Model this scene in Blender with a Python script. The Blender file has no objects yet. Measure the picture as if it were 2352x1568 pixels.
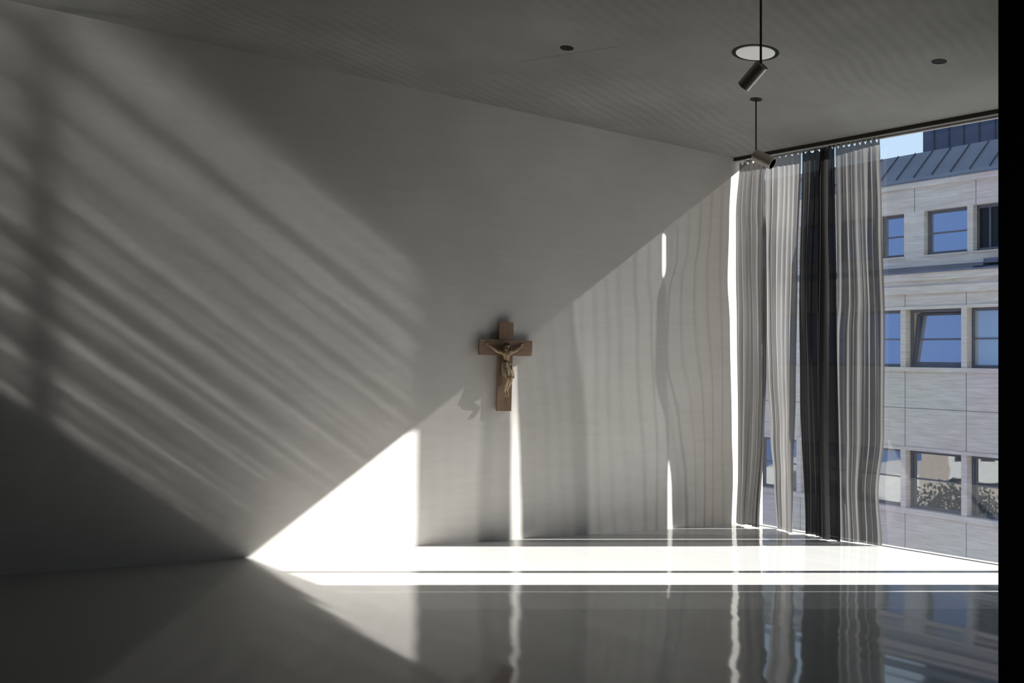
import bpy, bmesh, math, random
from mathutils import Vector, Matrix

C = bpy.context.scene.collection
SC = bpy.context.scene
R = random.Random(7)

# ------------------------------------------------------------------ camera model
F, HC, VH, UC = 2500.0, 1.6, 802.0, 1176.0       # focal (px), eye height, horizon row, centre column
cam_d = bpy.data.cameras.new('camera')
cam_d.sensor_width = 36.0
cam_d.lens = F / 2352 * 36
cam_d.shift_y = (VH - 784) / 2352
cam_d.clip_end = 300
cam = bpy.data.objects.new('camera', cam_d)
cam.location = (0, 0, HC)
cam.rotation_euler = (math.pi / 2, 0, 0)
C.objects.link(cam)
SC.camera = cam

# ------------------------------------------------------------------ room frame
A = Vector((2.040, 9.963))                         # where the curtain line meets the long wall
WD = Vector((0.6, -0.8))                           # along the window wall, towards the camera side
ND = Vector((0.8, 0.6))                            # out through the window
B = Vector((-3.632, 7.722))
LD = (B - A).normalized()                          # along the long wall, away from the window
CG = 0.1255                                        # the ceiling rises away from the window


def zc(x, y):
    return 3.3495 - CG * ((x - A.x) * ND.x + (y - A.y) * ND.y)


def win(t, d, z):
    p = A + WD * t + ND * d
    return (p.x, p.y, z)


def tu(u, d=0.0):
    """distance along the curtain line seen in photo column u"""
    r = (u - UC) / F
    a = A + ND * d
    return (r * a.y - a.x) / (WD.x - r * WD.y)


def on_ceiling(u, v):
    k = (u - UC) / F
    m = (VH - v) / F
    lo, hi = 1.0, 30.0
    for _ in range(60):
        y = (lo + hi) / 2
        if HC + m * y < zc(k * y, y):
            lo = y
        else:
            hi = y
    return Vector((k * y, y, HC + m * y))


# ------------------------------------------------------------------ object helpers
def link(o, parent=None):
    C.objects.link(o)
    if parent is not None:
        o.parent = parent
    return o


def mesh_obj(name, bm, mat, parent=None, smooth=False):
    me = bpy.data.meshes.new(name)
    bmesh.ops.recalc_face_normals(bm, faces=bm.faces)
    bm.to_mesh(me)
    bm.free()
    if smooth:
        for p in me.polygons:
            p.use_smooth = True
    me.materials.append(mat)
    return link(bpy.data.objects.new(name, me), parent)


def empty(name, loc, rotz=0.0):
    o = bpy.data.objects.new(name, None)
    o.empty_display_size = 0.1
    o.location = loc
    o.rotation_euler = (0, 0, rotz)
    return link(o)


def tag(o, label, cat, group=None):
    o['label'] = label
    o['category'] = cat
    if group:
        o['group'] = group
    return o


def struct(o, label=None):
    o['kind'] = 'structure'
    if label:
        o['label'] = label
    return o


def add_box(bm, lo, hi, bevel=0.0):
    vs = [bm.verts.new((x, y, z)) for x in (lo[0], hi[0]) for y in (lo[1], hi[1]) for z in (lo[2], hi[2])]
    idx = ((0, 1, 3, 2), (4, 6, 7, 5), (0, 4, 5, 1), (2, 3, 7, 6), (0, 2, 6, 4), (1, 5, 7, 3))
    fs = [bm.faces.new([vs[i] for i in f]) for f in idx]
    if bevel > 0:
        es = set(e for f in fs for e in f.edges)
        bmesh.ops.bevel(bm, geom=list(es), offset=bevel, segments=2, profile=0.5, affect='EDGES')


def add_prism(bm, pts, z0, z1):
    """upright prism over the plan polygon pts; z0/z1 number or function(x, y)"""
    g0 = z0 if callable(z0) else (lambda x, y: z0)
    g1 = z1 if callable(z1) else (lambda x, y: z1)
    lo = [bm.verts.new((x, y, g0(x, y))) for x, y in pts]
    hi = [bm.verts.new((x, y, g1(x, y))) for x, y in pts]
    n = len(pts)
    bm.faces.new(lo[::-1])
    bm.faces.new(hi)
    for i in range(n):
        j = (i + 1) % n
        bm.faces.new((lo[i], lo[j], hi[j], hi[i]))


def add_wbox(bm, t0, t1, d0, d1, z0, z1):
    """box laid along the window wall"""
    pts = [tuple((A + WD * t + ND * d)) for t, d in ((t0, d0), (t1, d0), (t1, d1), (t0, d1))]
    add_prism(bm, pts, z0, z1)


def add_lathe(bm, prof, seg=32, mat=Matrix.Identity(4), caps=True):
    """profile [(r, z)] turned about local z, placed by mat"""
    rings = []
    for r, z in prof:
        ring = [bm.verts.new(mat @ Vector((r * math.cos(2 * math.pi * i / seg), r * math.sin(2 * math.pi * i / seg), z)))
                for i in range(seg)]
        rings.append(ring)
    for a, b in zip(rings, rings[1:]):
        for i in range(seg):
            j = (i + 1) % seg
            bm.faces.new((a[i], a[j], b[j], b[i]))
    if caps:
        bm.faces.new(rings[0][::-1])
        bm.faces.new(rings[-1])


def frame_to(axis):
    """rotation whose local z is axis"""
    return Vector((0, 0, 1)).rotation_difference(Vector(axis).normalized()).to_matrix().to_4x4()


# ------------------------------------------------------------------ materials
def new_mat(name):
    m = bpy.data.materials.new(name)
    m.use_nodes = True
    nt = m.node_tree
    for n in list(nt.nodes):
        nt.nodes.remove(n)
    out = nt.nodes.new('ShaderNodeOutputMaterial')
    return m, nt, out


def N(nt, kind, **kw):
    n = nt.nodes.new(kind)
    for k, v in kw.items():
        if k.startswith('i_'):
            n.inputs[k[2:].replace('_', ' ')].default_value = v
        else:
            setattr(n, k, v)
    return n


def principled(name, col, rough=0.5, metal=0.0, spec=0.5, col2=None, scale=(1, 1, 1), nscale=6.0, detail=6.0,
               bump=0.0, bscale=40.0, coords='Object', contrast=(0.35, 0.65), extra=None):
    m, nt, out = new_mat(name)
    b = N(nt, 'ShaderNodeBsdfPrincipled')
    b.inputs['Base Color'].default_value = (*col, 1)
    b.inputs['Roughness'].default_value = rough
    b.inputs['Metallic'].default_value = metal
    b.inputs['Specular IOR Level'].default_value = spec
    tc = N(nt, 'ShaderNodeTexCoord')
    mp = N(nt, 'ShaderNodeMapping')
    mp.inputs['Scale'].default_value = scale
    nt.links.new(tc.outputs[coords], mp.inputs['Vector'])
    if col2 is not None:
        no = N(nt, 'ShaderNodeTexNoise', i_Scale=nscale, i_Detail=detail, i_Roughness=0.6)
        nt.links.new(mp.outputs[0], no.inputs['Vector'])
        mr = N(nt, 'ShaderNodeMapRange')
        mr.inputs['From Min'].default_value = contrast[0]
        mr.inputs['From Max'].default_value = contrast[1]
        nt.links.new(no.outputs['Fac'], mr.inputs['Value'])
        mx = N(nt, 'ShaderNodeMix', data_type='RGBA')
        mx.inputs[6].default_value = (*col, 1)
        mx.inputs[7].default_value = (*col2, 1)
        nt.links.new(mr.outputs[0], mx.inputs[0])
        nt.links.new(mx.outputs[2], b.inputs['Base Color'])
    if bump > 0:
        nb = N(nt, 'ShaderNodeTexNoise', i_Scale=bscale, i_Detail=4.0)
        nt.links.new(mp.outputs[0], nb.inputs['Vector'])
        bp = N(nt, 'ShaderNodeBump', i_Strength=bump, i_Distance=0.01)
        nt.links.new(nb.outputs['Fac'], bp.inputs['Height'])
        nt.links.new(bp.outputs[0], b.inputs['Normal'])
    nt.links.new(b.outputs[0], out.inputs[0])
    return m


def wall_material():
    """trowelled lime plaster: faint streaky mottling"""
    m, nt, out = new_mat('plaster')
    b = N(nt, 'ShaderNodeBsdfPrincipled', i_Roughness=0.75)
    b.inputs['Specular IOR Level'].default_value = 0.15
    tc = N(nt, 'ShaderNodeTexCoord')
    col = None
    a = N(nt, 'ShaderNodeMapping')
    a.inputs['Scale'].default_value = (1.0, 1.0, 1.0)
    nt.links.new(tc.outputs['Object'], a.inputs['Vector'])
    n1 = N(nt, 'ShaderNodeTexNoise', i_Scale=1.1, i_Detail=5.0, i_Roughness=0.55)
    nt.links.new(a.outputs[0], n1.inputs['Vector'])
    s = N(nt, 'ShaderNodeMapping')
    s.inputs['Scale'].default_value = (3.0, 3.0, 22.0)
    nt.links.new(tc.outputs['Object'], s.inputs['Vector'])
    n2 = N(nt, 'ShaderNodeTexNoise', i_Scale=1.0, i_Detail=6.0, i_Roughness=0.65)
    nt.links.new(s.outputs[0], n2.inputs['Vector'])
    ad = N(nt, 'ShaderNodeMath', operation='MULTIPLY_ADD')
    ad.inputs[1].default_value = 0.45
    nt.links.new(n2.outputs['Fac'], ad.inputs[0])
    nt.links.new(n1.outputs['Fac'], ad.inputs[2])
    mr = N(nt, 'ShaderNodeMapRange')
    mr.inputs['From Min'].default_value = 0.5
    mr.inputs['From Max'].default_value = 0.95
    nt.links.new(ad.outputs[0], mr.inputs['Value'])
    mx = N(nt, 'ShaderNodeMix', data_type='RGBA')
    mx.inputs[6].default_value = (*WALL_A, 1)
    mx.inputs[7].default_value = (*WALL_B, 1)
    nt.links.new(mr.outputs[0], mx.inputs[0])
    nt.links.new(mx.outputs[2], b.inputs['Base Color'])
    bp = N(nt, 'ShaderNodeBump', i_Strength=0.08, i_Distance=0.01)
    nt.links.new(ad.outputs[0], bp.inputs['Height'])
    nt.links.new(bp.outputs[0], b.inputs['Normal'])
    nt.links.new(b.outputs[0], out.inputs[0])
    return m


def ceiling_material():
    """smoothed concrete: faint board ripples, cloudy patches, yellowish stains near the wall"""
    m, nt, out = new_mat('ceiling_concrete')
    b = N(nt, 'ShaderNodeBsdfPrincipled', i_Roughness=0.8)
    b.inputs['Specular IOR Level'].default_value = 0.15
    tc = N(nt, 'ShaderNodeTexCoord')
    n1 = N(nt, 'ShaderNodeTexNoise', i_Scale=0.9, i_Detail=6.0, i_Roughness=0.6)
    nt.links.new(tc.outputs['Object'], n1.inputs['Vector'])
    mp = N(nt, 'ShaderNodeMapping')
    mp.inputs['Rotation'].default_value = (0, 0, math.radians(38))
    nt.links.new(tc.outputs['Object'], mp.inputs['Vector'])
    wv = N(nt, 'ShaderNodeTexWave', i_Scale=3.2, i_Distortion=5.0, i_Detail=2.0)
    wv.inputs['Detail Scale'].default_value = 0.6
    nt.links.new(mp.outputs[0], wv.inputs['Vector'])
    n3 = N(nt, 'ShaderNodeTexNoise', i_Scale=0.7, i_Detail=2.0)
    nt.links.new(tc.outputs['Object'], n3.inputs['Vector'])
    r3 = N(nt, 'ShaderNodeMapRange')
    r3.inputs['From Min'].default_value = 0.42
    r3.inputs['From Max'].default_value = 0.62
    nt.links.new(n3.outputs['Fac'], r3.inputs['Value'])
    wm = N(nt, 'ShaderNodeMath', operation='MULTIPLY')
    nt.links.new(wv.outputs['Fac'], wm.inputs[0])
    nt.links.new(r3.outputs[0], wm.inputs[1])
    ad = N(nt, 'ShaderNodeMath', operation='MULTIPLY_ADD')
    ad.inputs[1].default_value = 0.14
    nt.links.new(wm.outputs[0], ad.inputs[0])
    nt.links.new(n1.outputs['Fac'], ad.inputs[2])
    mr = N(nt, 'ShaderNodeMapRange')
    mr.inputs['From Min'].default_value = 0.35
    mr.inputs['From Max'].default_value = 0.75
    nt.links.new(ad.outputs[0], mr.inputs['Value'])
    mx = N(nt, 'ShaderNodeMix', data_type='RGBA')
    mx.inputs[6].default_value = (*CEIL_A, 1)
    mx.inputs[7].default_value = (*CEIL_B, 1)
    nt.links.new(mr.outputs[0], mx.inputs[0])
    nt.links.new(mx.outputs[2], b.inputs['Base Color'])
    nt.links.new(b.outputs[0], out.inputs[0])
    return m


def floor_material():
    """poured, polished grey resin: slightly wavy lacquer over a matt grey"""
    m, nt, out = new_mat('polished_floor')
    b = N(nt, 'ShaderNodeBsdfPrincipled', i_Roughness=FLOOR_ROUGH)
    b.inputs['IOR'].default_value = 1.5
    b.inputs['Specular IOR Level'].default_value = FLOOR_SPEC
    tc = N(nt, 'ShaderNodeTexCoord')
    n1 = N(nt, 'ShaderNodeTexNoise', i_Scale=0.8, i_Detail=5.0)
    nt.links.new(tc.outputs['Object'], n1.inputs['Vector'])
    mx = N(nt, 'ShaderNodeMix', data_type='RGBA')
    mx.inputs[6].default_value = (*FLOOR_A, 1)
    mx.inputs[7].default_value = (*FLOOR_B, 1)
    nt.links.new(n1.outputs['Fac'], mx.inputs[0])
    nt.links.new(mx.outputs[2], b.inputs['Base Color'])
    # trowel waves run along the window wall
    mp = N(nt, 'ShaderNodeMapping', vector_type='TEXTURE')
    mp.inputs['Rotation'].default_value = (0, 0, math.atan2(WD.y, WD.x))
    nt.links.new(tc.outputs['Object'], mp.inputs['Vector'])
    ms = N(nt, 'ShaderNodeMapping')
    ms.inputs['Scale'].default_value = (0.16, 4.5, 1.0)
    nt.links.new(mp.outputs[0], ms.inputs['Vector'])
    nw = N(nt, 'ShaderNodeTexNoise', i_Scale=1.0, i_Detail=1.0, i_Roughness=0.42)
    nt.links.new(ms.outputs[0], nw.inputs['Vector'])
    bp = N(nt, 'ShaderNodeBump', i_Strength=1.0, i_Distance=FLOOR_WAVE)
    nt.links.new(nw.outputs['Fac'], bp.inputs['Height'])
    nt.links.new(bp.outputs[0], b.inputs['Normal'])
    nt.links.new(b.outputs[0], out.inputs[0])
    return m


def glass_material(name, tint=(0.97, 0.985, 0.98), refl=1.0):
    """thin window pane: clear with a fresnel reflection"""
    m, nt, out = new_mat(name)
    tr = N(nt, 'ShaderNodeBsdfTransparent')
    tr.inputs[0].default_value = (*tint, 1)
    gl = N(nt, 'ShaderNodeBsdfGlossy', i_Roughness=0.0)
    gl.inputs[0].default_value = (1, 1, 1, 1)
    lw = N(nt, 'ShaderNodeLayerWeight', i_Blend=0.5)
    pw_ = N(nt, 'ShaderNodeMath', operation='POWER')
    pw_.inputs[1].default_value = 5.0
    nt.links.new(lw.outputs['Facing'], pw_.inputs[0])
    mu = N(nt, 'ShaderNodeMath', operation='MULTIPLY_ADD')
    mu.inputs[1].default_value = 0.93 * refl
    mu.inputs[2].default_value = 0.07 * refl
    mu.use_clamp = True
    nt.links.new(pw_.outputs[0], mu.inputs[0])
    mx = N(nt, 'ShaderNodeMixShader')
    nt.links.new(mu.outputs[0], mx.inputs[0])
    nt.links.new(tr.outputs[0], mx.inputs[1])
    nt.links.new(gl.outputs[0], mx.inputs[2])
    nt.links.new(mx.outputs[0], out.inputs[0])
    return m


def curtain_material(name, front, through, openness):
    """sheer woven cloth: open weave lets part of the light straight through, less so at a slant"""
    m, nt, out = new_mat(name)
    tc = N(nt, 'ShaderNodeTexCoord')
    mp = N(nt, 'ShaderNodeMapping')
    mp.inputs['Scale'].default_value = (14, 14, 1.2)
    nt.links.new(tc.outputs['Object'], mp.inputs['Vector'])
    no = N(nt, 'ShaderNodeTexNoise', i_Scale=1.0, i_Detail=4.0)
    nt.links.new(mp.outputs[0], no.inputs['Vector'])
    mr = N(nt, 'ShaderNodeMapRange')
    mr.inputs['From Min'].default_value = 0.3
    mr.inputs['From Max'].default_value = 0.7
    mr.inputs['To Min'].default_value = 0.75
    mr.inputs['To Max'].default_value = 1.2
    nt.links.new(no.outputs['Fac'], mr.inputs['Value'])
    di = N(nt, 'ShaderNodeBsdfDiffuse')
    di.inputs[0].default_value = (*front, 1)
    tl = N(nt, 'ShaderNodeBsdfTranslucent')
    vm = N(nt, 'ShaderNodeMix', data_type='RGBA', blend_type='MULTIPLY')
    vm.inputs[0].default_value = 1.0
    vm.inputs[6].default_value = (*through, 1)
    nt.links.new(mr.outputs[0], vm.inputs[7])
    nt.links.new(vm.outputs[2], tl.inputs[0])
    ad = N(nt, 'ShaderNodeAddShader')
    nt.links.new(di.outputs[0], ad.inputs[0])
    nt.links.new(tl.outputs[0], ad.inputs[1])
    tr = N(nt, 'ShaderNodeBsdfTransparent')
    lw = N(nt, 'ShaderNodeLayerWeight', i_Blend=0.5)
    mu = N(nt, 'ShaderNodeMapRange')
    mu.inputs['From Min'].default_value = 0.2
    mu.inputs['From Max'].default_value = 1.0
    mu.inputs['To Min'].default_value = openness
    mu.inputs['To Max'].default_value = openness * 0.3
    nt.links.new(lw.outputs['Facing'], mu.inputs['Value'])
    mx = N(nt, 'ShaderNodeMixShader')
    nt.links.new(mu.outputs[0], mx.inputs[0])
    nt.links.new(ad.outputs[0], mx.inputs[1])
    nt.links.new(tr.outputs[0], mx.inputs[2])
    nt.links.new(mx.outputs[0], out.inputs[0])
    return m


def travertine_material():
    m, nt, out = new_mat('travertine')
    b = N(nt, 'ShaderNodeBsdfPrincipled', i_Roughness=0.8)
    b.inputs['Specular IOR Level'].default_value = 0.2
    tc = N(nt, 'ShaderNodeTexCoord')
    mp = N(nt, 'ShaderNodeMapping')
    mp.inputs['Scale'].default_value = (0.7, 0.7, 9.0)
    nt.links.new(tc.outputs['Object'], mp.inputs['Vector'])
    n1 = N(nt, 'ShaderNodeTexNoise', i_Scale=2.0, i_Detail=7.0, i_Roughness=0.65)
    nt.links.new(mp.outputs[0], n1.inputs['Vector'])
    n2 = N(nt, 'ShaderNodeTexNoise', i_Scale=0.35, i_Detail=2.0)
    nt.links.new(tc.outputs['Object'], n2.inputs['Vector'])
    mr = N(nt, 'ShaderNodeMapRange')
    mr.inputs['From Min'].default_value = 0.33
    mr.inputs['From Max'].default_value = 0.68
    nt.links.new(n1.outputs['Fac'], mr.inputs['Value'])
    mx = N(nt, 'ShaderNodeMix', data_type='RGBA')
    mx.inputs[6].default_value = (0.47, 0.40, 0.335, 1)
    mx.inputs[7].default_value = (0.64, 0.58, 0.51, 1)
    nt.links.new(mr.outputs[0], mx.inputs[0])
    m2 = N(nt, 'ShaderNodeMix', data_type='RGBA', blend_type='MULTIPLY')
    m2.inputs[0].default_value = 0.25
    nt.links.new(mx.outputs[2], m2.inputs[6])
    nt.links.new(n2.outputs['Color'], m2.inputs[7])
    nt.links.new(m2.outputs[2], b.inputs['Base Color'])
    nt.links.new(b.outputs[0], out.inputs[0])
    return m


def facade_glass(name, base, refl, tint):
    """coated office glazing: dark room behind, strong sky reflection"""
    m, nt, out = new_mat(name)
    di = N(nt, 'ShaderNodeBsdfDiffuse')
    di.inputs[0].default_value = (*base, 1)
    gl = N(nt, 'ShaderNodeBsdfGlossy', i_Roughness=0.02)
    gl.inputs[0].default_value = (*tint, 1)
    tc = N(nt, 'ShaderNodeTexCoord')
    no = N(nt, 'ShaderNodeTexNoise', i_Scale=1.1, i_Detail=1.0)
    nt.links.new(tc.outputs['Object'], no.inputs['Vector'])
    bp = N(nt, 'ShaderNodeBump', i_Strength=0.4, i_Distance=0.01)
    nt.links.new(no.outputs['Fac'], bp.inputs['Height'])
    nt.links.new(bp.outputs[0], gl.inputs['Normal'])
    mx = N(nt, 'ShaderNodeMixShader')
    mx.inputs[0].default_value = refl
    nt.links.new(di.outputs[0], mx.inputs[1])
    nt.links.new(gl.outputs[0], mx.inputs[2])
    nt.links.new(mx.outputs[0], out.inputs[0])
    return m


WALL_A, WALL_B = (0.68, 0.64, 0.60), (0.79, 0.755, 0.715)
CEIL_A, CEIL_B = (0.26, 0.257, 0.237), (0.36, 0.355, 0.33)
FLOOR_A, FLOOR_B = (0.365, 0.36, 0.35), (0.425, 0.42, 0.41)
FLOOR_ROUGH, FLOOR_SPEC, FLOOR_WAVE = 0.07, 0.30, 0.0036
SUN_STRENGTH = 22.0
SKY_STRENGTH = 1.25
EXPOSURE = 0.06

M_WALL = wall_material()
M_CEIL = ceiling_material()
M_SHADE = principled('unseen_dark_wall', (0.05, 0.042, 0.036), 0.6, col2=(0.065, 0.055, 0.047))  # unseen side and back walls, coloured dark to keep the room's left dim
M_FLOOR = floor_material()
M_GLASS = glass_material('window_glass')
M_FRAME = principled('pale_aluminium', (0.45, 0.44, 0.42), 0.45, 0.0, col2=(0.5, 0.49, 0.47))
M_BLACK = principled('unlit_black', (0.004, 0.004, 0.004), 0.9, spec=0.02, col2=(0.006, 0.005, 0.005))  # near-black colour stands in for an unlit surface
M_RAIL = principled('dark_bronze', (0.035, 0.028, 0.022), 0.5, 0.3, col2=(0.05, 0.04, 0.03))
M_HOLE = principled('black_lacquer_and_gap_shade', (0.008, 0.008, 0.008), 0.6, spec=0.2, col2=(0.012, 0.011, 0.010))  # black fittings, and painted shade for holes and the disc's gap
M_HOOK = principled('white_plastic', (0.75, 0.75, 0.73), 0.5, col2=(0.8, 0.8, 0.78))
M_DISC = principled('white_opal', (0.80, 0.80, 0.78), 0.5, col2=(0.84, 0.84, 0.82))
_b = [n for n in M_DISC.node_tree.nodes if n.type == 'BSDF_PRINCIPLED'][0]
_b.inputs['Emission Color'].default_value = (1.0, 0.98, 0.95, 1)      # the lamp is switched on, dimmed low
_b.inputs['Emission Strength'].default_value = 0.14
M_STEEL = principled('brushed_bronze', (0.46, 0.42, 0.37), 0.36, 0.6, col2=(0.54, 0.50, 0.44), scale=(1, 1, 30), nscale=8)
M_ROD = principled('dark_rod', (0.08, 0.065, 0.055), 0.4, 0.6, col2=(0.10, 0.08, 0.07))
M_LENS = principled('lamp_lens', (0.25, 0.26, 0.27), 0.1, 0.0, spec=0.8, col2=(0.3, 0.31, 0.32))
M_SHEER = curtain_material('sheer_grey_cloth', (0.085, 0.083, 0.081), (0.050, 0.0475, 0.0455), 0.07)
M_DENSE = curtain_material('dense_grey_cloth', (0.085, 0.083, 0.081), (0.040, 0.038, 0.0365), 0.035)
M_PALE = curtain_material('sheer_pale_cloth', (0.15, 0.145, 0.14), (0.082, 0.078, 0.075), 0.06)
M_DARK = curtain_material('sheer_shaded_cloth', (0.03, 0.029, 0.029), (0.010, 0.0097, 0.0097), 0.02)  # darker copy of the cloth, shade of layered folds put into its colour
M_STONE = travertine_material()
M_ZINC = principled('zinc_sheet', (0.085, 0.095, 0.125), 0.5, 0.1, col2=(0.11, 0.122, 0.155), nscale=1.5)
M_ZINC_DARK = principled('dark_zinc', (0.055, 0.065, 0.09), 0.5, 0.3, col2=(0.075, 0.085, 0.115), nscale=1.5)
M_SEAM = principled('zinc_seam', (0.04, 0.045, 0.06), 0.5, 0.3, col2=(0.05, 0.055, 0.07))
M_JOINT = principled('stone_joint', (0.12, 0.11, 0.10), 0.9, col2=(0.16, 0.15, 0.13))
M_WFRAME = principled('grey_window_frame', (0.075, 0.075, 0.085), 0.5, col2=(0.09, 0.09, 0.1))
M_PANE_BLUE = facade_glass('blue_reflecting_glass', (0.03, 0.045, 0.09), 0.40, (0.88, 0.9, 0.92))
M_PANE_LOW = facade_glass('mirroring_glass', (0.05, 0.055, 0.06), 0.20, (0.95, 0.97, 1.0))
M_PANE_DARK = facade_glass('dark_open_glass', (0.014, 0.016, 0.014), 0.015, (0.8, 0.9, 1.0))
M_PANE_PALE = facade_glass('pale_curtained_glass', (0.22, 0.25, 0.25), 0.25, (0.8, 0.9, 0.95))

# ------------------------------------------------------------------ room shell
GD = 0.146                                         # glass line, out from the curtain line


def plan(t, d):
    p = A + WD * t + ND * d
    return (p.x, p.y)


def wallp(q, off=0.0):
    """plan point on the long wall, q metres from the curtain line, off metres behind the face"""
    nb = Vector((LD.y, -LD.x))
    if nb.y < 0:
        nb = -nb
    p = A + LD * q + nb * off
    return (p.x, p.y)


bm = bmesh.new()
add_prism(bm, [wallp(-0.30), wallp(10.5), wallp(10.5, 0.3), wallp(-0.30, 0.3)], -0.3, lambda x, y: zc(x, y) + 0.25)
w = struct(mesh_obj('wall_left', bm, M_WALL), 'long plastered wall with the crucifix, crossed by sunlight')

LX, BY = -7.2, -2.6
# floor and ceiling share the plan: long wall, glass line, near side
far = wallp(10.2, 0.05)
def corner(d, off):
    # where the line d metres outside the curtain line meets the long wall (off metres inside it)
    nb = Vector((LD.y, -LD.x))
    if nb.y < 0:
        nb = -nb
    o2 = A + nb * off
    k = (d - (o2 - A).dot(ND)) / LD.dot(ND)
    p = o2 + LD * k
    return (p.x, p.y)


floor_pts = [corner(0.20, 0.05), plan(15.0, 0.20), (7.5, BY), (LX - 0.1, BY), (LX - 0.1, far[1])]
bm = bmesh.new()
add_prism(bm, floor_pts, -0.25, 0.0)
struct(mesh_obj('floor', bm, M_FLOOR), 'polished grey resin floor with bright bands of sun')
bm = bmesh.new()
ceil_pts = [corner(0.151, 0.25), plan(15.0, 0.151), (7.5, BY - 0.2), (LX - 0.3, BY - 0.2), (LX - 0.3, far[1] + 0.3)]
add_prism(bm, ceil_pts, zc, lambda x, y: zc(x, y) + 0.3)
struct(mesh_obj('ceiling', bm, M_CEIL), 'grey concrete ceiling with faint ripples')
bm = bmesh.new()
add_prism(bm, [(LX, BY), (LX, far[1]), (LX - 0.3, far[1]), (LX - 0.3, BY)], -0.25, lambda x, y: zc(x, y) + 0.1)
struct(mesh_obj('wall_side', bm, M_SHADE))
bm = bmesh.new()
add_prism(bm, [(LX - 0.3, BY), (9.0, BY), (9.0, BY - 0.3), (LX - 0.3, BY - 0.3)], -0.25, lambda x, y: zc(x, y) + 0.1)
struct(mesh_obj('wall_back', bm, M_SHADE))
bm = bmesh.new()
add_wbox(bm, 4.30, 15.5, 0.03, 0.33, -0.25, lambda x, y: zc(x, y) + 0.1)
struct(mesh_obj('wall_right', bm, M_WALL))
# end of the partition beside the camera, unlit look put into its black colour
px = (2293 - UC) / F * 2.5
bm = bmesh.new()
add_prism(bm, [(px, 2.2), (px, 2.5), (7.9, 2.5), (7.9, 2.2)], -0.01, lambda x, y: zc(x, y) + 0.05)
struct(mesh_obj('wall_near', bm, M_BLACK), 'dark unlit edge of the near partition cutting off the right of the view')


# ------------------------------------------------------------------ windows
def window(name, t0, t1, label):
    zt = 3.318
    fb = bmesh.new()
    zce = 3.329
    add_wbox(fb, t0, t1, GD - 0.025, GD + 0.005, zt, zce)        # head
    add_wbox(fb, t0, t1, GD - 0.025, GD + 0.025, 0.0, 0.006)     # threshold
    o = struct(mesh_obj(name, fb, M_FRAME), label)
    pb = bmesh.new()
    vs = [pb.verts.new(win(t, GD, z)) for t, z in ((t0, 0.006), (t1, 0.006), (t1, zt), (t0, zt))]
    pb.faces.new(vs)
    p = mesh_obj('pane', pb, M_GLASS, o)
    return o


window('window_1', -0.18, 2.745, 'wide floor to ceiling pane behind the curtains')
window('window_2', 2.795, 4.30, 'floor to ceiling pane beyond the dark post')
bm = bmesh.new()
add_wbox(bm, 2.745, 2.795, GD - 0.025, GD + 0.025, 0.0, 3.329)
struct(mesh_obj('trim_1', bm, M_FRAME))

# ------------------------------------------------------------------ curtain rail
rail = empty('curtain_rail', win(0, 0, 3.3495))
rail.rotation_euler = (0, 0, math.atan2(WD.y, WD.x))
bm = bmesh.new()
add_box(bm, (-0.015, -0.014, -0.030), (4.25, 0.014, 0.0), 0.002)
mesh_obj('track', bm, M_RAIL, rail)
tag(rail, 'thin dark curtain track along the ceiling above the window', 'curtain rail')


# ------------------------------------------------------------------ curtains
def lerp_tab(tab, z):
    """piecewise linear through [(z, value)] with falling z"""
    if z >= tab[0][0]:
        return tab[0][1]
    for (z0, v0), (z1, v1) in zip(tab, tab[1:]):
        if z >= z1:
            k = (z0 - z) / (z0 - z1)
            k = k * k * (3 - 2 * k)
            return v0 + (v1 - v0) * k
    return tab[-1][1]


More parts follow.
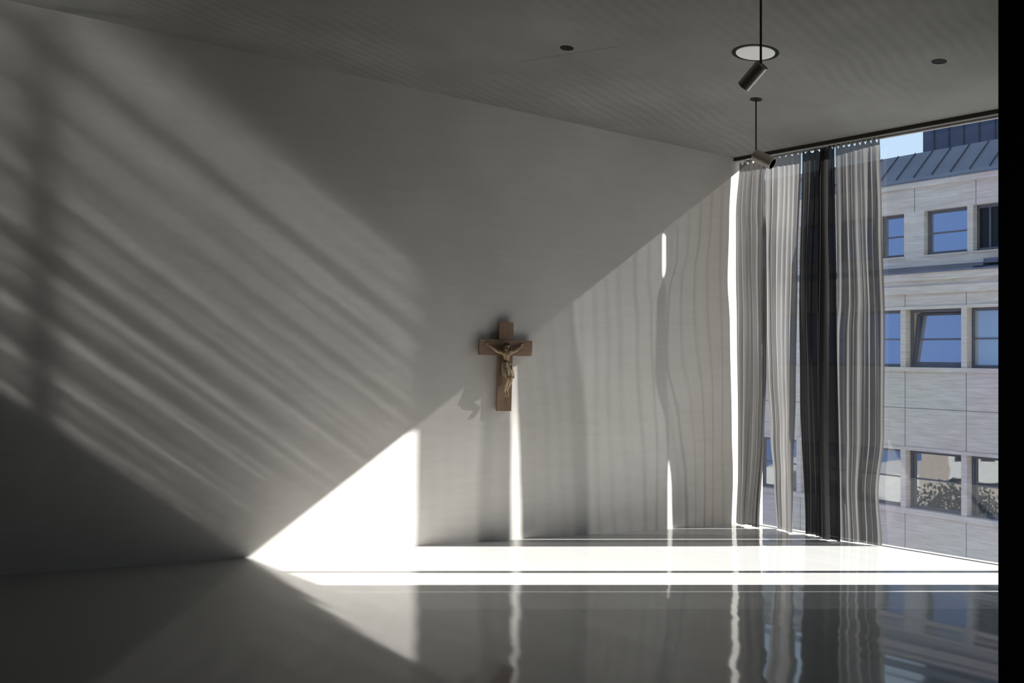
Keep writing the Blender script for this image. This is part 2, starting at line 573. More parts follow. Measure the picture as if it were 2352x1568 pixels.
def curtain(el_, er_, folds, amp, mat, label, seed, hooks=7, zb=0.012):
    """el_/er_: left and right edge as [(height, along, out)] from the top down"""
    rr = random.Random(seed)
    tl, dl = [(z, t) for z, t, d in el_], [(z, d) for z, t, d in el_]
    tr, dr = [(z, t) for z, t, d in er_], [(z, d) for z, t, d in er_]
    root = empty('curtain', win((tl[0][1] + tr[0][1]) / 2, 0, 0.0))
    tag(root, label, 'curtain', 'grey curtains at the window')
    bx, by = root.location.x, root.location.y
    ns, nz = folds * 14, 56
    wd = [rr.uniform(0.55, 1.6) for _ in range(folds)]         # uneven pleats
    sw = sum(wd)
    am = [rr.uniform(0.4, 1.3) for _ in range(folds + 1)]
    cut = [0.0]
    for x in wd:
        cut.append(cut[-1] + x / sw)
    drift = [(rr.uniform(-0.30, 0.30), rr.uniform(0.3, 1.0), rr.uniform(0, 6.28)) for _ in range(4)]
    fine = [(rr.uniform(17, 43), rr.uniform(0, 6.28)) for _ in range(3)]
    ztop = 3.306
    bmf = bmesh.new()
    grid = []
    for j in range(nz + 1):
        zz = (j / nz) ** 1.25
        row = []
        for i in range(ns + 1):
            s = i / ns
            k = 0
            while k < folds - 1 and s > cut[k + 1]:
                k += 1
            loc = (s - cut[k]) / (cut[k + 1] - cut[k])
            sag = 0.030 * (1 - abs(math.cos(math.pi * hooks * s)) ** 1.5)
            zt = ztop - sag
            z = zt + (zb + 0.006 * math.sin(9 * s + seed) - zt) * zz
            a = amp * (am[k] * (1 - loc) + am[k + 1] * loc) * (0.55 + 0.55 * min(1.0, zz * 4)) * (1 + 0.25 * math.sin(2.3 * zz + k))
            e = min(1.0, 7 * s, 7 * (1 - s))
            a *= 0.25 + 0.75 * e
            ph = 2 * math.pi * (loc + k)
            for c0, c1, c2 in drift:
                ph += c0 * math.sin(c1 * 3.0 * zz + c2 + 5 * s)
            D = a * math.sin(ph)
            for f0, f1 in fine:
                D += 0.0012 * e * math.sin(f0 * s * (folds / 5.0) + f1 + 0.8 * math.sin(3 * zz + f1))
            TT = 0.30 * a * math.sin(2 * ph + 0.6) * e
            l = lerp_tab(tl, z)
            r_ = lerp_tab(tr, z)
            t = l + (r_ - l) * s + TT
            D += lerp_tab(dl, z) * (1 - s) + lerp_tab(dr, z) * s
            D += 0.012 * math.sin(2.1 * z + 4 * s + seed) * min(1, zz * 3) * e
            D = min(D, 0.134)
            p = A + WD * t + ND * D
            row.append(bmf.verts.new((p.x - bx, p.y - by, z)))
        grid.append(row)
    for j in range(nz):
        for i in range(ns):
            bmf.faces.new((grid[j][i], grid[j][i + 1], grid[j + 1][i + 1], grid[j + 1][i]))
    mesh_obj('fabric', bmf, mat, root, smooth=True)
    for h in range(hooks + 1):                                  # gliders hanging from the track
        s = h / hooks
        t = tl[0][1] + (tr[0][1] - tl[0][1]) * s
        t = min(max(t, tl[0][1] + 0.006), tr[0][1] - 0.006)
        d = dl[0][1] * (1 - s) + dr[0][1] * s
        hb = bmesh.new()
        p = A + WD * t + ND * max(-0.012, min(0.012, d))
        add_box(hb, (p.x - bx - 0.003, p.y - by - 0.003, 3.300), (p.x - bx + 0.003, p.y - by + 0.003, 3.3195))
        mesh_obj('hook', hb, M_HOOK, root)
    return root


def edge(*rows):
    """rows (photo row, photo column or None, out or None, depth or None): two of the last three place the edge"""
    out = []
    for v, u, d, y in rows:
        if u is not None and y is not None:
            x = (u - UC) / F * y
            q = Vector((x, y)) - A
            t, d = q.dot(WD), q.dot(ND)
        elif u is not None:
            t = tu(u, d)
            y = (A + WD * t + ND * d).y
        else:
            t = (A.y + ND.y * d - y) / -WD.y
        out.append((HC + (VH - v) / F * y, t, d))
    return out


n_ = None
# left to right as they hang
curtain(edge((365, 1699, n_, 9.949), (495, 1690, n_, 9.940), (633, 1690, n_, 9.934), (740, 1692, n_, 9.943), (981, 1695, n_, 9.951), (1084, 1695, n_, 9.956), (1203, 1691, n_, 9.951)),
        edge((365, 1761, -0.004, n_), (405, 1757, n_, 9.699), (475, 1757, n_, 9.699), (540, 1760, -0.004, n_), (700, 1761, -0.006, n_), (850, 1760, n_, 9.700), (1000, 1755, n_, 9.720), (1205, 1744, n_, 9.729)),
        7, 0.014, M_DENSE, 'mid grey sheer curtain nearest the long wall', 3, hooks=5)
curtain(edge((355, 1758, 0.012, n_), (405, 1758, n_, 9.688), (475, 1758, n_, 9.688), (540, 1757, 0.016, n_), (760, 1758, 0.022, n_), (850, 1761, n_, 9.713), (1000, 1770, n_, 9.709), (1100, 1778, n_, 9.709), (1215, 1785, n_, 9.709)),
        edge((350, 1840, -0.01, n_), (600, 1832, -0.03, n_), (900, 1828, -0.03, n_), (1100, 1822, -0.03, n_), (1223, 1820, -0.03, n_)),
        7, 0.013, M_PALE, 'palest, brightly sunlit curtain, second from the long wall', 11, hooks=6)
curtain(edge((345, 1843, 0.01, n_), (700, 1836, 0.03, n_), (900, 1838, 0.04, n_), (1215, 1850, 0.062, n_)),
        edge((340, n_, 0.02, 9.160), (430, n_, 0.03, 9.170), (640, n_, 0.035, 9.183), (760, n_, 0.035, 9.189), (1215, n_, 0.035, 9.189)),
        5, 0.020, M_DARK, 'dark curtain standing in the middle of the row', 5, hooks=4)
curtain(edge((335, 1884, -0.012, n_), (420, 1880, n_, 9.163), (700, 1878, n_, 9.162), (1225, 1882, n_, 9.160)),
        edge((330, 1917, -0.005, n_), (700, 1922, -0.02, n_), (1230, 1930, -0.02, n_)),
        3, 0.016, M_DARK, 'narrow black looking curtain overlapping the dark one', 8, hooks=3)
curtain(edge((330, 1919, 0.01, n_), (690, 1923, 0.02, n_), (760, 1918, 0.02, n_), (1240, 1926, 0.02, n_)),
        edge((312, 2020, 0.04, n_), (345, 2022, n_, 8.855), (500, 2026, n_, 8.852), (750, 2033, n_, 8.840), (1000, 2031, n_, 8.845), (1130, 2018, n_, 8.870), (1250, 2026, n_, 8.850)),
        9, 0.010, M_SHEER, 'wide grey sheer curtain with the clear window at its right', 15, hooks=8)
# beyond the frame: the next pair, only their shade and the slit between them reach the floor
curtain([(3.3, 3.20, 0), (0, 3.20, 0)], [(3.3, 3.462, 0.0), (1.05, 3.458, 0.0), (0.9, 3.440, 0.0), (0, 3.434, 0.0)], 5, 0.02, M_DARK,
        'dark curtain beyond the dark window post', 21, hooks=5)
curtain([(3.3, 3.466, 0.0), (0, 3.463, 0.0)], [(3.3, 4.29, 0), (0, 4.29, 0)], 12, 0.02, M_DARK,
        'last dark curtain, against the solid wall', 22, hooks=12)

# ------------------------------------------------------------------ ceiling fittings
CN = Vector((CG * ND.x, CG * ND.y, 1.0)).normalized()      # upward normal of the ceiling


def flat_to(dirv=CN):
    return frame_to(dirv)


def downlight(u, v, rad, label):
    p = on_ceiling(u, v)
    o = empty('recessed_downlight', p)
    tag(o, label, 'downlight', 'black recessed downlights')
    rot = flat_to()
    b = bmesh.new()
    add_lathe(b, [(rad * 0.86, -0.002), (rad, -0.002), (rad, 0.001), (rad * 0.86, 0.001), (rad * 0.86, -0.002)], 40, rot, caps=False)
    mesh_obj('rim', b, M_HOLE, o)
    b = bmesh.new()
    add_lathe(b, [(rad * 0.86, -0.001), (rad * 0.8, -0.0012), (rad * 0.02, -0.0012)], 40, rot, caps=False)
    mesh_obj('aperture', b, M_HOLE, o)  # flat disc, the hole's darkness put into its colour
    return o


downlight(1302, 110, 0.048, 'small black recessed downlight in the ceiling left of the white disc')
downlight(2157, 141, 0.048, 'small black recessed downlight in the ceiling right of the white disc')

p = on_ceiling(1735, 121)
o = empty('ceiling_speaker', p)
tag(o, 'large round white recessed disc with dark shadow gap in the ceiling', 'ceiling light')
rot = flat_to()
b = bmesh.new()
add_lathe(b, [(0.131, -0.002), (0.156, -0.002), (0.156, 0.001), (0.131, 0.001), (0.131, -0.002)], 64, rot, caps=False)
mesh_obj('rim', b, M_HOLE, o)  # flat ring coloured black as the shadow gap round the disc
b = bmesh.new()
add_lathe(b, [(0.129, 0.0), (0.129, -0.004), (0.126, -0.006), (0.001, -0.006)], 64, rot, caps=False)
mesh_obj('disc', b, M_DISC, o)
o.name = 'recessed_disc_light'


def pendant(cu, cv, joint_v, axis, length, rad, label, rod_r=0.0065, top=None):
    """stem from the ceiling, tilted cylinder head hung on it"""
    p = on_ceiling(cu, cv) if top is None else top
    o = empty('pendant_spotlight', p)
    tag(o, label, 'pendant spotlight', 'pendant spotlights')
    zj = HC + (VH - joint_v) / F * p.y
    b = bmesh.new()
    add_lathe(b, [(0.045, -0.004), (0.045, 0.001)], 32, flat_to())
    mesh_obj('canopy', b, M_HOLE, o)
    b = bmesh.new()
    L = p.z - zj
    add_lathe(b, [(rod_r, -L - 0.03), (rod_r, -0.002)], 16)
    mesh_obj('stem', b, M_ROD, o)
    ax = Vector(axis).normalized()
    mt = Matrix.Translation((0, 0, -L)) @ frame_to(ax) @ Matrix.Translation((0, 0, -0.012))
    b = bmesh.new()
    add_lathe(b, [(rad * 0.15, 0.0), (rad - 0.003, 0.0), (rad, 0.003), (rad, length * 0.70), (rad - 0.0015, length * 0.705),
                  (rad - 0.0015, length * 0.715), (rad, length * 0.72), (rad, length - 0.002), (rad - 0.003, length),
                  (rad - 0.005, length), (rad - 0.006, length - 0.045), (rad * 0.3, length - 0.05)], 48, mt)
    hd = mesh_obj('lamp_head', b, M_STEEL, o)
    b = bmesh.new()
    add_lathe(b, [(rad - 0.006, length - 0.0015), (rad - 0.007, length - 0.040), (rad * 0.55, length - 0.044)], 40, mt, caps=False)
    mesh_obj('baffle', b, M_HOLE, hd)
    b = bmesh.new()
    add_lathe(b, [(rad * 0.55, length - 0.043), (rad * 0.3, length - 0.036), (0.001, length - 0.034)], 32, mt, caps=False)
    mesh_obj('lens', b, M_LENS, hd)
    # slot on the back cap that the stem swings in
    b = bmesh.new()
    sx = rad * 0.17
    vs = [mt @ Vector(q) for q in ((-sx, 0.0, -0.0012), (sx, 0.0, -0.0012), (sx, rad * 0.97, -0.0012), (-sx, rad * 0.97, -0.0012),
                                   (-sx, 0.0, 0.004), (sx, 0.0, 0.004), (sx, rad * 0.97, 0.004), (-sx, rad * 0.97, 0.004))]
    vv = [b.verts.new(q) for q in vs]
    for f_ in ((0, 1, 2, 3), (4, 7, 6, 5), (0, 4, 5, 1), (1, 5, 6, 2), (2, 6, 7, 3), (3, 7, 4, 0)):
        b.faces.new([vv[i] for i in f_])
    mesh_obj('pivot_slot', b, M_HOLE, hd)
    return o


pendant(1736.5, 228, 357, (0.74, -0.52, -0.52), 0.165, 0.046,
        'small tilted spotlight hung beside the curtains, open end facing right', rod_r=0.0058)
y1 = 6.25
x1 = (1747.5 - UC) / F * y1
pendant(0, 0, 152, (-0.54, 0.52, -0.64), 0.165, 0.040,
        'nearer spotlight below the white disc, tilted down to the left', rod_r=0.0068,
        top=Vector((x1, y1, zc(x1, y1))))

# a fine joint across the ceiling slab
b = bmesh.new()
pa, pb_ = on_ceiling(1195, 142), on_ceiling(1420, 106)
dv = (pb_ - pa).normalized()
sd = dv.cross(CN).normalized() * 0.0015
for s0 in (0.0,):
    q = [pa + sd - CN * 0.0008, pa - sd - CN * 0.0008, pb_ - sd - CN * 0.0008, pb_ + sd - CN * 0.0008]
    b.faces.new([b.verts.new(v) for v in q])
M_CJ = principled('ceiling_joint', (0.22, 0.22, 0.205), 0.9, col2=(0.26, 0.26, 0.24))
struct(mesh_obj('trim_2', b, M_CJ))

# ------------------------------------------------------------------ crucifix
WALNUT = principled('walnut', (0.33, 0.22, 0.155), 0.5, spec=0.4, col2=(0.25, 0.16, 0.11), scale=(14, 14, 1.2), nscale=4, bump=0.05)
WALNUT_H = principled('walnut_crossbeam', (0.33, 0.22, 0.155), 0.5, spec=0.4, col2=(0.25, 0.16, 0.11), scale=(1.2, 14, 14), nscale=4, bump=0.05)
CARVED = principled('carved_limewood', (0.60, 0.44, 0.27), 0.5, spec=0.4, col2=(0.42, 0.28, 0.15), scale=(30, 30, 10), nscale=1.5, bump=0.1)
CLOTHW = principled('painted_cloth_wood', (0.50, 0.40, 0.265), 0.55, spec=0.35, col2=(0.31, 0.23, 0.145), scale=(60, 60, 8), nscale=1.0, bump=0.15)
HAIRW = principled('dark_hair_wood', (0.09, 0.055, 0.032), 0.6, col2=(0.14, 0.09, 0.05), scale=(60, 60, 20), nscale=1.0, bump=0.15)

Q = 2.283
cp = A + LD * Q
cross = empty('crucifix', (cp.x, cp.y, 1.085))
ang = math.atan2(-LD.y, -LD.x)
cross.rotation_mode = 'QUATERNION'
cross.rotation_quaternion = (Matrix.Rotation(ang, 3, 'Z') @ Matrix.Rotation(math.radians(1.6), 3, 'Y')).to_quaternion()
tag(cross, 'wooden crucifix with a small carved figure hanging on the plastered wall', 'crucifix')
SO, TH = 0.018, 0.034       # stand-off from the wall, beam thickness (local -y is into the room)
bm = bmesh.new()
add_box(bm, (-0.063, -SO - TH, 0.0), (0.063, -SO, 0.742), 0.0015)
mesh_obj('upright_beam', bm, WALNUT, cross)
bm = bmesh.new()
add_box(bm, (-0.236, -SO - TH - 0.004, 0.463), (0.236, -SO - 0.002, 0.594), 0.0015)
mesh_obj('crossbeam', bm, WALNUT_H, cross)
bm = bmesh.new()
add_box(bm, (-0.02, -SO - 0.001, 0.40), (0.02, 0.0, 0.56))
mesh_obj('wall_bracket', bm, M_RAIL, cross)


def skin_obj(name, verts, edges, radii, mat, parent, root=0, sub=2):
    me = bpy.data.meshes.new(name)
    me.from_pydata([Vector(v) for v in verts], edges, [])
    o = bpy.data.objects.new(name, me)
    link(o, parent)
    sk = o.modifiers.new('skin', 'SKIN')
    sk.use_smooth_shade = True
    if not me.skin_vertices:
        me.attributes.new
    lay = me.skin_vertices[0].data
    for i, r in enumerate(radii):
        rx, ry = r if isinstance(r, tuple) else (r, r)
        lay[i].radius = (rx, ry)
        lay[i].use_root = (i == root)
    ss = o.modifiers.new('sub', 'SUBSURF')
    ss.levels = ss.render_levels = sub
    me.materials.append(mat)
    return o


def build_figure(parent):
    fy = -SO - TH - 0.043
    V, E, Rr = [], [], []

    def v(x, y, z, r, to=None):
        V.append((x, y, z))
        Rr.append(r)
        if to is not None:
            E.append((to, len(V) - 1))
        return len(V) - 1

    pel = v(-0.006, fy, 0.375, (0.033, 0.026))
    wst = v(-0.010, fy + 0.002, 0.412, (0.028, 0.022), pel)
    che = v(-0.010, fy - 0.003, 0.458, (0.037, 0.026), wst)
    upc = v(-0.010, fy + 0.002, 0.487, (0.034, 0.022), che)
    nek = v(-0.012, fy - 0.004, 0.506, (0.013, 0.014), upc)
    jaw = v(-0.015, fy - 0.014, 0.517, (0.022, 0.026), nek)
    hed = v(-0.013, fy - 0.012, 0.540, (0.0285, 0.0315), jaw)
    crn = v(-0.010, fy - 0.008, 0.559, (0.018, 0.021), hed)
    hy = -SO - TH - 0.014
    for sgn, sh, el, wr, pm in ((-1, (-0.046, fy + 0.004, 0.489), (-0.088, fy + 0.010, 0.494), (-0.139, hy - 0.010, 0.531), (-0.160, hy, 0.548)),
                                (1, (0.027, fy + 0.004, 0.491), (0.068, fy + 0.010, 0.499), (0.114, hy - 0.010, 0.530), (0.134, hy, 0.547))):
        a = v(*sh, (0.0175, 0.0175), upc)
        m_ = v(*[(p + q) / 2 for p, q in zip(sh, el)], (0.0148, 0.0148), a)
        b_ = v(*el, (0.0122, 0.0122), m_)
        c_ = v(*[(p * 0.6 + q * 0.4) for p, q in zip(el, wr)], (0.0120, 0.0120), b_)
        d_ = v(*wr, (0.0078, 0.0078), c_)
        e_ = v(*pm, (0.0105, 0.0055), d_)
        dr = (Vector(pm) - Vector(wr)).normalized()
        up = Vector((-dr.z * sgn, 0, dr.x * sgn)).normalized()
        for k, (off, ln) in enumerate(((-0.0075, 0.017), (-0.0025, 0.021), (0.0025, 0.020), (0.0075, 0.016))):
            base = Vector(pm) + dr * 0.007 + up * off
            f1 = base + dr * ln * 0.55 + Vector((0, -0.003, 0))
            f2 = base + dr * ln * 0.9 + Vector((0, -0.010, 0))
            i0 = v(*base, (0.0027, 0.0027), e_)
            i1 = v(*f1, (0.0024, 0.0024), i0)
            v(*f2, (0.0019, 0.0019), i1)
        tb = Vector(pm) - dr * 0.002 + up * 0.010
        i0 = v(*tb, (0.0030, 0.0030), e_)
        v(*(tb + dr * 0.009 + up * 0.006 + Vector((0, -0.005, 0))), (0.0024, 0.0024), i0)
    for sgn, hip, kn, an, ft in ((-1, (-0.022, fy, 0.352), (-0.006, fy - 0.034, 0.262), (-0.016, fy + 0.010, 0.160), (-0.015, fy - 0.020, 0.122)),
                                 (1, (0.014, fy, 0.352), (0.026, fy - 0.034, 0.268), (0.004, fy + 0.010, 0.166), (0.012, fy - 0.018, 0.124))):
        a = v(*hip, (0.024, 0.023), pel)
        m_ = v(*[(p + q) / 2 for p, q in zip(hip, kn)], (0.0195, 0.0195), a)
        k_ = v(*kn, (0.0155, 0.0155), m_)
        c_ = v(*[(p * 0.7 + q * 0.3) for p, q in zip(kn, an)], (0.0150, 0.0155), k_)
        d_ = v(*[(p * 0.3 + q * 0.7) for p, q in zip(kn, an)], (0.0105, 0.0110), c_)
        e_ = v(*an, (0.0085, 0.0090), d_)
        g_ = v(*[(p * 0.5 + q * 0.5) for p, q in zip(an, ft)], (0.0098, 0.0085), e_)
        v(*ft, (0.0088, 0.0055), g_)
    skin_obj('figure', V, E, Rr, CARVED, parent, root=0)
    hx, hyy, hz = -0.013, fy - 0.012, 0.540
    # face: nose, brow, eyelids, mouth and ears, carved in one piece
    b = bmesh.new()

    def blob(c, r, seg=12):
        m4 = Matrix.Translation(c) @ Matrix.Diagonal((r[0], r[1], r[2], 1))
        bmesh.ops.create_uvsphere(b, u_segments=seg, v_segments=8, radius=1.0, matrix=m4)
    fx, ff = hx - 0.002, hyy - 0.0300
    blob((fx, ff - 0.001, hz - 0.003), (0.0030, 0.0050, 0.0075))
    blob((fx, ff - 0.003, hz - 0.008), (0.0040, 0.0042, 0.0030))
    for s in (-1, 1):
        blob((fx + s * 0.0080, ff + 0.003, hz + 0.001), (0.0045, 0.0028, 0.0022))
        blob((fx + s * 0.0085, ff + 0.002, hz + 0.006), (0.0065, 0.0030, 0.0016))
    blob((fx, ff + 0.001, hz - 0.0145), (0.0060, 0.0030, 0.0013))
    blob((fx, ff + 0.001, hz - 0.0175), (0.0052, 0.0030, 0.0015))
    mesh_obj('face', b, CARVED, parent, smooth=True)
    # hair: cap over the skull falling to the shoulders, and a short beard
    b = bmesh.new()
    segs, rings = 28, 16
    prev = None
    for j in range(rings + 1):
        k = j / rings
        z = hz + 0.030 - 0.068 * k
        if k < 0.45:
            c = k / 0.45
            rx, ry = 0.0338 * math.sqrt(max(0.02, 1 - (1 - c) ** 2)), 0.0365 * math.sqrt(max(0.02, 1 - (1 - c) ** 2))
        else:
            c = (k - 0.45) / 0.55
            rx, ry = 0.0338 - 0.002 * c, 0.0365 - 0.007 * c
        ring = []
        a0 = 0.0 if k < 0.30 else min(1.0, (k - 0.30) / 0.12) * 0.95      # opening for the face
        for i in range(segs + 1):
            a = -math.pi / 2 + a0 + (2 * math.pi - 2 * a0) * i / segs
            w_ = 1 + 0.035 * math.sin(13 * a + 3 * k)
            ring.append(b.verts.new((hx + rx * w_ * math.cos(a), hyy + 0.003 + ry * w_ * math.sin(a), z)))
        if prev:
            for i in range(segs):
                b.faces.new((prev[i], prev[i + 1], ring[i + 1], ring[i]))
        else:
            b.faces.new(ring[:-1])
        prev = ring
    h = mesh_obj('hair', b, HAIRW, parent, smooth=True)
    sol = h.modifiers.new('thick', 'SOLIDIFY')
    sol.thickness = 0.004
    b = bmesh.new()
    blob((fx, ff + 0.009, hz - 0.0235), (0.0150, 0.0115, 0.0100), 16)
    blob((fx, ff + 0.003, hz - 0.0280), (0.0080, 0.0070, 0.0085), 16)
    for s in (-1, 1):
        blob((fx + s * 0.0135, ff + 0.011, hz - 0.016), (0.0045, 0.0090, 0.0095))
    mesh_obj('beard', b, HAIRW, parent, smooth=True)
    # knee length loincloth with carved folds and a belt
    b = bmesh.new()
    segs, rings = 72, 22
    prev = None
    for j in range(rings + 1):
        k = j / rings
        z = 0.420 - 0.132 * k
        cx = -0.009 + 0.016 * k
        rx = 0.0335 + 0.0165 * math.sin(min(1.0, k * 1.6) * math.pi / 2)
        ry = 0.0265 + 0.0160 * k
        ring = []
        for i in range(segs):
            a = 2 * math.pi * i / segs
            w_ = 1 + (0.015 + 0.075 * k) * math.sin(9 * a + 0.8 * math.sin(3 * a)) * (0.5 + 0.5 * k)
            x = cx + rx * w_ * math.cos(a)
            zz = z - (0.014 * k * math.sin(a + 0.8) if k > 0.5 else 0)
            ring.append(b.verts.new((x, fy - 0.004 - 0.012 * k + ry * w_ * math.sin(a), zz)))
        if prev:
            for i in range(segs):
                m_ = (i + 1) % segs
                b.faces.new((prev[i], prev[m_], ring[m_], ring[i]))
        prev = ring
    lc = mesh_obj('loincloth', b, CLOTHW, parent, smooth=True)
    sol = lc.modifiers.new('thick', 'SOLIDIFY')
    sol.thickness = 0.003
    b = bmesh.new()
    segs = 48
    rg = []
    for i in range(segs):
        a = 2 * math.pi * i / segs
        ring = []
        for q in range(8):
            g = 2 * math.pi * q / 8
            rx, ry = 0.0350 + 0.0035 * math.cos(g), 0.0280 + 0.0035 * math.cos(g)
            ring.append(b.verts.new((-0.008 + rx * math.cos(a), fy - 0.004 + ry * math.sin(a), 0.411 + 0.005 * math.sin(g) + 0.003 * math.cos(a))))
        rg.append(ring)
    for i in range(segs):
        r0, r1 = rg[i], rg[(i + 1) % segs]
        for q in range(8):
            w_ = (q + 1) % 8
            b.faces.new((r0[q], r1[q], r1[w_], r0[w_]))
    # hanging end of the belt
    bmesh.ops.create_uvsphere(b, u_segments=12, v_segments=8, radius=1.0,
                              matrix=Matrix.Translation((0.014, fy - 0.036, 0.409)) @ Matrix.Diagonal((0.0075, 0.006, 0.0075, 1)))
    bmesh.ops.create_uvsphere(b, u_segments=12, v_segments=10, radius=1.0,
                              matrix=Matrix.Translation((0.020, fy - 0.043, 0.365)) @ Matrix.Diagonal((0.0045, 0.005, 0.045, 1)))
    belt = mesh_obj('belt', b, HAIRW, lc, smooth=True)


build_figure(cross)

# ------------------------------------------------------------------ the building across the street
FD = Vector((0.5406, -0.8413)).normalized()        # along its front, to the right in the view
FN = Vector((-FD.y * -1, 0)) if False else Vector((FD.y, -FD.x))   # out of its front, towards us
if FN.y > 0:
    FN = -FN
FO = Vector(((2150 - UC) / F * 25.0, 25.0))        # reference point of the front


def fa(u, back=0.0):
    """distance along the front (back metres behind it) seen in photo column u"""
    r = (u - UC) / F
    o2 = FO - FN * back
    return (r * o2.y - o2.x) / (FD.x - r * FD.y)


bld = empty('office_building', (FO.x, FO.y, 0.0), math.atan2(FD.y, FD.x))
tag(bld, 'pale stone office building with zinc roof seen through the window', 'building')
# local frame: x along the front, y behind the front (positive = away from us), z up
GZ = -9.0
A0, A1 = fa(1640), fa(2520)
PIT = fa(2219.6) - fa(2079)                         # bay width, joint to joint
J0 = fa(2079)
joints = [J0 + PIT * k for k in range(-4, 5)]
# pillar faces and openings of the two lower storeys (within one bay, from its joint)
face_l, face_r = fa(2069.4) - J0, fa(2081.0) - J0


def fbox(bm, x0, x1, y0, y1, z0, z1, bev=0.0):
    add_box(bm, (x0, y0, z0), (x1, y1, z1), bev)


AE0, AE1 = joints[0] + face_l, joints[-1] + face_r
REV = 0.16                                          # depth of the reveals
# stone bands (each its own part)
bands = [('parapet_band', 2.60, 2.89, 0.0), ('cornice', 2.89, 3.07, -0.07), ('recessed_course', 3.07, 3.20, -0.01),
         ('cornice', 3.20, 3.37, -0.07), ('string_course', 2.53, 2.60, -0.04), ('sill_course', 1.08, 1.18, -0.06),
         ('spandrel', -0.69, 1.08, 0.0), ('lintel_course', -0.77, -0.69, -0.03), ('sill_course', -2.26, -2.14, -0.06),
         ('spandrel', -4.1, -2.26, 0.0), ('base_wall', GZ, -4.1, 0.0), ('attic_sill_wall', 3.55, 3.80, 0.35),
         ('attic_frieze', 4.86, 5.43, 0.35), ('cornice', 5.43, 5.56, 0.28)]
ATT = 0.35                                          # the attic storey stands back a little
for nm, z0, z1, y0 in bands:
    b = bmesh.new()
    fbox(b, AE0, AE1, y0, y0 + 1.2, z0, z1)
    mesh_obj(nm, b, M_STONE, bld)
# fine joints between the slabs
for nm, z0, z1, y0 in bands:
    if nm in ('spandrel', 'attic_frieze', 'parapet_band'):
        for j in joints:
            b = bmesh.new()
            fbox(b, j - 0.007, j + 0.007, y0 - 0.003, y0 + 0.01, z0, z1)
            mesh_obj('slab_joint', b, M_JOINT, bld)
        if nm == 'spandrel':
            zm = 0.22 if z0 > -1 else -3.3
            b = bmesh.new()
            fbox(b, AE0, AE1, y0 - 0.0025, y0 + 0.01, zm - 0.007, zm + 0.007)
            mesh_obj('slab_joint', b, M_JOINT, bld)


def facade_window(x0, x1, z0, z1, y, bar, pane, open_tilt=0.0, mull=None):
    b = bmesh.new()
    fw = 0.055
    for q in ((x0, x0 + fw, z0, z1), (x1 - fw, x1, z0, z1), (x0 + fw, x1 - fw, z0, z0 + fw * 1.3), (x0 + fw, x1 - fw, z1 - fw * 1.3, z1)):
        fbox(b, q[0], q[1], y, y + 0.07, q[2], q[3])
    if bar is not None and open_tilt == 0:
        fbox(b, x0 + fw, x1 - fw, y + 0.005, y + 0.05, bar - 0.018, bar + 0.018)
    if mull is not None:
        fbox(b, mull - 0.02, mull + 0.02, y + 0.005, y + 0.05, z0 + fw, z1 - fw)
    fr = mesh_obj('window', b, M_WFRAME, bld)
    b = bmesh.new()
    if open_tilt:
        # bottom hung sash tilted into the room
        zz = z0 + fw * 1.3
        ca, sa = math.cos(open_tilt), math.sin(open_tilt)
        hh = z1 - z0 - 2.6 * fw

        def tq(x, yy, z):
            return (x, y + 0.05 + yy * ca + z * sa, zz + z * ca - yy * sa)
        sb = bmesh.new()
        for q in ((x0 + fw, x0 + 2 * fw, 0, hh), (x1 - 2 * fw, x1 - fw, 0, hh), (x0 + 2 * fw, x1 - 2 * fw, 0, fw), (x0 + 2 * fw, x1 - 2 * fw, hh - fw, hh),
                  (x0 + 2 * fw, x1 - 2 * fw, bar - z0 - 0.09, bar - z0 - 0.05)):
            vs = [sb.verts.new(tq(x, yy, z)) for x in (q[0], q[1]) for yy in (0, 0.05) for z in (q[2], q[3])]
            for f_ in ((0, 1, 3, 2), (4, 6, 7, 5), (0, 4, 5, 1), (2, 3, 7, 6), (0, 2, 6, 4), (1, 5, 7, 3)):
                sb.faces.new([vs[i] for i in f_])
        mesh_obj('sash', sb, M_WFRAME, fr)
        b.faces.new([b.verts.new(tq(x, 0.025, z)) for x, z in ((x0 + 2 * fw, fw), (x1 - 2 * fw, fw), (x1 - 2 * fw, hh - fw), (x0 + 2 * fw, hh - fw))])
        mesh_obj('pane', b, pane, fr)
        b = bmesh.new()
        fbox(b, x0 + fw, x1 - fw, y + 0.30, y + 0.32, z0 + fw, z1 - fw)
        mesh_obj('inner_sheet', b, M_PANE_DARK, fr)  # dark sheet behind the open sash
    else:
        b.faces.new([b.verts.new((x, y + 0.035, z)) for x, z in ((x0 + fw, z0 + fw), (x1 - fw, z0 + fw), (x1 - fw, z1 - fw), (x0 + fw, z1 - fw))])
        mesh_obj('pane', b, pane, fr)
    return fr


# two lower storeys: a pillar on every joint, a window between
for z0, z1, bar in ((1.18, 2.53, 1.84), (-2.14, -0.77, -1.44)):
    for k, j in enumerate(joints):
        b = bmesh.new()
        fbox(b, j + face_l, j + face_r, -0.02, 0.6, z0, z1)
        mesh_obj('pillar', b, M_STONE, bld)
        if k + 1 < len(joints):
            mid = (k == 4)
            pane = M_PANE_BLUE if z0 > 0 else M_PANE_LOW
            if k == 5 and z0 > 0:
                pane = M_PANE_PALE
            facade_window(j + face_r, joints[k + 1] + face_l, z0, z1, REV, bar, pane,
                          open_tilt=math.radians(7) if (mid and z0 > 0) else 0.0)
